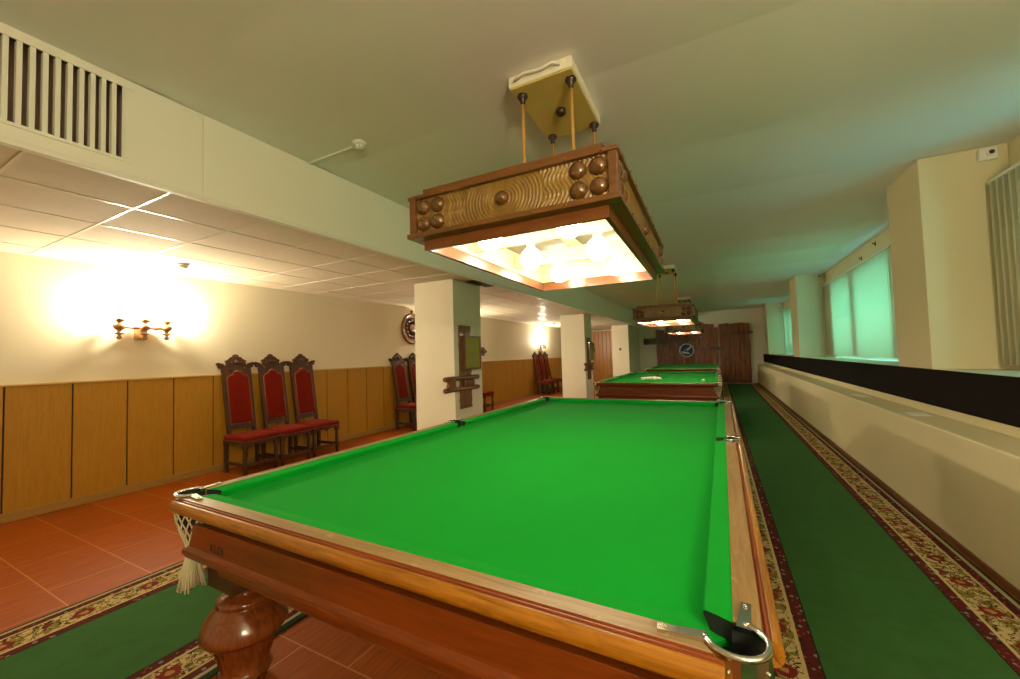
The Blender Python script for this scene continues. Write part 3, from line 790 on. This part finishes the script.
scn = build_sconce(M['bulb_n']); scn.location = (1.42, YN, 1.84); scn.rotation_euler = (0, 0, R(90)); scn['label'] = 'wall sconce behind the camera on the near end wall'

# ------------------------------------------------------------------ carved plate on the left wall
t = thing('wall_plate', 'round carved plate with pale inlay on the left wall, beside the near pillar', 'wall decoration', (XL, 6.62, 2.03))
m = MB(); m.lathe([(.05, .002), (.315, .002), (.335, .012), (.335, .028), (.315, .042), (.285, .036), (.275, .024), (.05, .022), (.001, .022)], (0,0,0), 48, 0, 'x'); pl = m.build('rim', M['platewood'], t)
m = MB(); m.lathe([(.268, .024), (.262, .034), (.245, .034), (.238, .024)], (0,0,0), 48, 0, 'x')
m.build('inlay_ring', M['platelight'], t, label='pale inlaid ring')
m = MB(); m.lathe([(.10, .024), (.095, .036), (.05, .044), (.001, .046)], (0,0,0), 24, 0, 'x'); m.build('centre_boss', M['petal'], t)
m = MB()
for k in range(14):
    a = 2*math.pi*k/14; m.ball((.028, .185*math.cos(a), .185*math.sin(a)), .030, 10, 6)
m.build('petal_carving', M['petal'], t)
m = MB(); m.lathe([(.03, 0), (.024, .03), (.035, .05), (.012, .075), (.002, .085)], (.02, 0, .325), 12); m.build('finial', M['platewood'], t)

# ------------------------------------------------------------------ cue racks with board on the pillars
def build_rack():
    """local: pillar face at x=0, sticks out to +x; y measured from the pillar's near corner"""
    t = thing('cue_rack', 'carved cue rack with olive board on the side of the near pillar', 'cue rack', (-3.245, 4.55, 0), 0, 'carved cue racks on the pillars')
    def wob(y0, y1, z0, z1, n=9, amp=.012):
        L = [(y0+amp*math.sin(i*2.3), z0+(z1-z0)*i/n) for i in range(n+1)]; Rr = [(y1+amp*math.sin(i*2.9+1), z0+(z1-z0)*i/n) for i in range(n+1)]
        return L+list(reversed(Rr))
    m = MB(); m.prism(wob(.10, .385, .66, 1.20), .002, .030, 'yz'); m.prism(wob(.10, .385, 1.20, 1.84, 9, .006), .002, .030, 'yz')
    for k in range(10): m.ball((.030, .24+.06*math.sin(k*2.1), .70+.11*k), .028, 8, 5)
    m.build('backboard', M['rack'], t, .006)
    m = MB(); fy0, fy1, fz0, fz1 = .135, .575, 1.205, 1.695
    m.box(.03, fy0, fz0, .085, fy0+.032, fz1); m.box(.03, fy1-.032, fz0, .085, fy1, fz1)
    m.box(.03, fy0+.032, fz0, .085, fy1-.032, fz0+.025); m.box(.03, fy0+.032, fz1-.025, .085, fy1-.032, fz1)
    m.build('board_frame', M['rackbar'], t, .003)
    m = MB(); m.box(.032, fy0+.02, fz0+.022, .076, fy1-.02, fz1-.022); m.build('board', M['olive'], t, label='plain olive green board')
    m = MB(); m.prism([(.575, 1.40), (.72, 1.40), (.74, 1.43), (.79, 1.45), (.80, 1.465), (.79, 1.48), (.74, 1.50), (.72, 1.53), (.575, 1.53)], .03, .055, 'yz'); m.ball((.055, .66, 1.465), .028, 10, 6)
    m.build('side_plaque', M['rack'], t, .004)
    for z in (1.095, .945):
        m = MB(); m.tube([(.055, -.31, z), (.055, -.29, z), (.055, -.10, z), (.055, .1, z), (.055, .50, z), (.055, .53, z)], [.030, .036, .030, .030, .036, .026], 10); m.build('bar', M['rackbar'], t)
    m = MB(); m.prism(wob(-.245, -.09, .93, 1.13, 6, .014), .040, .085, 'yz'); m.build('bar_block', M['rack'], t, .005)
    for y in (.17, .24, .31, .38):
        m = MB(); m.lathe([(.014, .97), (.020, .99), (.026, 1.02), (.020, 1.05), (.014, 1.07)], (.058, y, 0), 10); m.build('spindle', M['rackbar'], t)
    return t
rk = build_rack()
dup(rk, 'carved cue rack on the side of the second pillar, farther from the camera', (-3.245, 10.78, 0))

# ------------------------------------------------------------------ plank wall, door, beam, clock on the far wall
t = thing('plank_wall', 'dark lacquered rustic plank panelling on the far wall left of the plank door', 'wall panelling', (0, YF, 0))
x = -2.40; k = 0; rnd = random.Random(3)
tops = [2.36, 2.33, 2.38, 2.30, 2.36, 2.34, 2.40, 2.35, 2.42, 2.36, 2.50, 2.48, 2.33, 2.34]
while x < .05:
    w = rnd.uniform(.16, .22); w = min(w, .06-x+.001)
    if w < .05: break
    top = tops[k % len(tops)]; k += 1
    m = MB(); n = 10; dd = rnd.uniform(.02, .045)
    L = [(x+.004+.006*math.sin(i*1.7+k), top*i/n) for i in range(n+1)]; Q = [(x+w-.004+.006*math.sin(i*1.3+k*2), top*i/n) for i in range(n+1)]
    m.prism(L+list(reversed(Q)), -dd, -.002, 'xz'); m.build('plank', M['plank'], t, .006); x += w
m = MB(); m.prism([(-.62, 1.40), (-.60, 1.36), (.25, 1.39), (.28, 1.42), (.27, 1.48), (.22, 1.50), (-.60, 1.47)], -.10, -.046, 'xz'); m.build('cross_bar', M['plankdark'], t, .008)
m = MB(); m.prism([(-2.93, 1.70), (-2.93, 1.98), (-1.75, 1.96), (-1.05, 1.93), (-1.02, 1.80), (-1.75, 1.73)], -.12, -.050, 'xz'); bd = m.build('hanging_board', M['plankdark'], None, .006); bd.location = (0, YF, 0)
tag(bd, 'wide dark board fixed across the left part of the far plank wall', 'board')
t = thing('door_1', 'tall rustic door of dark lacquered planks at the end of the right aisle', 'door', (0, YF, 0)); t['kind'] = 'structure'
for kk, (xa, xb) in enumerate(((.085, .27), (.27, .47), (.47, .62), (.62, .82), (.82, .98), (.98, 1.185))):
    m = MB(); n = 12; top = 2.46+.02*math.sin(kk*2.2)
    L = [(xa+.004+.006*math.sin(i*1.1+kk), .02+(top-.02)*i/n) for i in range(n+1)]; Q = [(xb-.004+.006*math.sin(i*1.5+kk*2), .02+(top-.02)*i/n) for i in range(n+1)]
    m.prism(L+list(reversed(Q)), -.075-.02*(kk % 2), -.002, 'xz'); m.build('plank', M['plank'], t, .008)
m = MB(); m.prism([(.56, 2.02), (.56, 2.10), (.95, 2.09), (1.0, 2.16), (1.05, 2.09), (1.30, 2.08), (1.30, 2.03), (.95, 2.01)], -.15, -.098, 'xz'); m.build('hinge_beam', M['plankdark'], t, .006)
m = MB(); m.ball((.33, -.105, 1.02), .035, 10, 6); m.build('door_knob', M['metal'], t)
t = thing('wall_clock', 'round blue and white dial on the far plank wall above the tables', 'clock', (-1.17, YF-.05, 1.40))
m = MB(); m.lathe([(.29, 0), (.30, -.02), (.285, -.045), (.255, -.045), (.25, -.025)], (0,0,0), 40, 0, 'y'); m.build('rim', M['white'], t)
m = MB(); m.lathe([(.255, 0), (.255, -.028), (.001, -.028)], (0,0,0), 40, 0, 'y'); m.build('dial', M['blueface'], t)
m = MB()
m.prism([(-.03, .02), (.17, .19), (.20, .14), (.03, -.03)], -.036, -.029, 'xz'); m.prism([(-.20, -.04), (-.17, -.12), (.12, -.16), (.10, -.11)], -.036, -.029, 'xz')
m.build('dial_marks', M['white'], t, label='white patches on the dial')
# wooden door in the left aisle's end
t = thing('door_2', 'orange wooden door at the far end of the left aisle', 'door', (-4.9, YF, 0)); t['kind'] = 'structure'
m = MB(); 
for i in range(5): m.box(-.45+.18*i+.004, -.05, .01, -.45+.18*(i+1)-.004, -.002, 2.36)
m.build('leaf', M['doorwood'], t, .004)
m = MB(); m.box(-.53, -.06, 0, -.46, -.001, 2.43); m.box(.46, -.06, 0, .53, -.001, 2.43); m.box(-.46, -.06, 2.37, .46, -.001, 2.43); m.build('door_frame', M['doorwood'], t, .004)
# small switch and cable on the third pillar
t = thing('wall_switch', 'small dark switch with a thin cable on the cream third pillar', 'switch', (-3.47, 16.3, 1.52))
m = MB(); m.box(-.035, -.03, -.045, .035, -.001, .045); m.build('switch_body', M['collar'], t, .006)
m = MB(); m.box(-.006, -.008, .045, .006, -.001, .93); m.build('cable', M['beam'], t)

# ------------------------------------------------------------------ ceiling fittings
t = thing('vent_grille', 'long white slatted ventilation grille set in the ceiling beam', 'vent', (-2.92, 0, 0))
m = MB(); m.box(0, YN+.02, 2.972, .010, .96, 2.988); m.box(0, YN+.02, 2.545, .010, .96, 2.562); m.box(0, .948, 2.562, .010, .96, 2.972); m.box(.0, .96, 2.975, .003, 1.005, 2.981); m.box(.0, .96, 2.534, .003, 1.005, 2.540)
m.build('grille_frame', M['beam'], t, .002)
y = .926; first = None
while y > YN+.08:
    if first is None:
        m = MB(); m.box(-.03, -.0095, 2.562, .004, .0095, 2.972); first = m.build('slat', M['beam'], t); o = first
    else: o = first.copy(); C.objects.link(o)
    o.location = (0, y-.0105, 0); y -= .0425
t = thing('ceiling_vent', 'dark square vent in the lowered ceiling beside the near pillar', 'vent', (-3.085, 5.08, ZT))
m = MB(); m.box(-.115, -.29, -.010, .115, .29, -.002); m.build('vent_frame', M['collar'], t, .003)
m = MB(); 
for i in range(8): m.box(-.10, -.27+.07*i, -.018, .10, -.23+.07*i, -.008)
m.build('louvre', M['void'], t)
def detector(loc, label, mat):
    t = thing('smoke_detector', label, 'smoke detector', loc, 0, 'smoke detectors')
    m = MB(); m.lathe([(.052, 0), (.052, -.012), (.046, -.020)], (0,0,0), 24); m.build('base', mat, t)
    m = MB(); m.lathe([(.040, -.016), (.042, -.034), (.034, -.046), (.012, -.052), (.001, -.052)], (0,0,0), 24)
    for k in range(8): a = k*math.pi/4; m.box(.036*math.cos(a)-.004, .036*math.sin(a)-.004, -.042, .036*math.cos(a)+.004, .036*math.sin(a)+.004, -.018, 1)
    m.build('sensor_head', [mat, M['collar']], t)
detector((-2.33, 2.105, ZC), 'white smoke detector on the main ceiling next to the beam', M['white'])
detector((-5.12, 2.18, ZT), 'small smoke detector on the lowered ceiling above the near wall sconce', M['tile'])
detector((-5.04, 13.1, ZT), 'distant smoke detector on the lowered ceiling above the far sconce', M['tile'])
m = MB(); m.box(-2.919, 2.108, ZC-.012, -2.375, 2.122, ZC-.001); tag(m.build('cable_duct', M['white']), 'thin white cable duct on the ceiling from the beam to the smoke detector', 'cable duct')

# ------------------------------------------------------------------ blinds and small fittings on the right wall
def blind(y0, y1, ztop, xb, tilt, label):
    t = thing('vertical_blind', label, 'blind', (xb, 0, 0), 0, 'vertical blinds at the right windows')
    m = MB(); m.box(-.018, y0, ztop, .018, y1, ztop+.028); m.build('headrail', M['white'], t, .003)
    n = int((y1-y0)/.078); first = None
    for i in range(n):
        if first is None:
            m = MB(); H = ztop-1.205
            pts = [(.006*math.sin(math.pi*q/6), -.0445+.089*q/6) for q in range(7)]
            ring = pts+[(u+.0012, v) for u, v in reversed(pts)]
            m.loft([[(u, v, 1.205) for u, v in ring], [(u, v, ztop) for u, v in ring]], True, True, 0, True)
            first = m.build('slat', M['blind'], t); o = first
        else: o = first.copy(); C.objects.link(o)
        o.location = (0, y0+.05+.078*i, 0); o.rotation_euler = (0, 0, R(tilt))
    m = MB(); m.tube([(-.025, y1-.05, ztop), (-.025, y1-.05, 1.25)], .003, 6); m.tube([(0, y0+.03, 1.20), (0, y1-.03, 1.20)], .002, 4); m.build('chain', M['white'], t)
blind(.55, 4.755, 2.70, 2.075, 50, 'pale vertical blind at the near window, at the right edge')
blind(7.15, 11.02, 2.72, XR-.012, 10, 'vertical blind glowing with daylight at the middle window')
blind(14.6, 17.15, 2.72, XR-.012, 10, 'vertical blind glowing with daylight at the far window')
def wallbox(loc, label):
    t = thing('sensor_box', label, 'sensor', loc, 0, 'corner sensors under the ceiling')
    m = MB(); m.box(-.055, -.035, -.05, .055, -.001, .05); m.build('housing', M['white'], t, .006)
    m = MB(); m.lathe([(.026, -.034), (.026, -.050), (.020, -.056)], (.012, 0, .005), 14, 0, 'y'); m.ball((.012, -.052, .005), .019, 10, 6, 1); m.build('lens', [M['white'], M['collar']], t, label='dark lens')
wallbox((2.07, 4.77, 2.955), 'pale sensor box high on the near window pillar')
wallbox((2.07, 11.05, 2.955), 'small dark sensor box high on the second window pillar')
wallbox((2.07, 17.2, 2.955), 'tiny sensor box high on the farthest window pillar')
for y, z, lab in ((7.88, 2.93, 'small dark hook on the wall above the middle window, right one'), (8.55, 2.84, 'small dark hook on the wall above the middle window, left one')):
    m = MB(); m.tube([(XR+.04, y, z), (XR+.012, y, z), (XR+.002, y, z+.02)], .007, 6); m.tube([(XR+.03, y, z-.03), (XR+.03, y, z+.012)], .006, 6); m.box(XR+.034, y-.012, z-.035, XR+.039, y+.012, z+.035)
    tag(m.build('wall_hook', M['collar']), lab, 'hook', 'hooks above the middle window')
def paper(x, y, w, h, rz, lab):
    m = MB(); m.box(-w/2, -h/2, 0, w/2, h/2, .003); o = m.build('paper_sheet', M['paper']); o.location = (x, y, .7755); o.rotation_euler = (0,0,rz); tag(o, lab, 'paper', 'papers on the ledge')
paper(1.53, 4.74, .13, .21, R(-6), 'white paper sheet lying on the ledge below the black board, nearest one')
paper(1.53, 6.35, .10, .36, R(4), 'longer pale paper strip on the ledge, farther along the right wall')
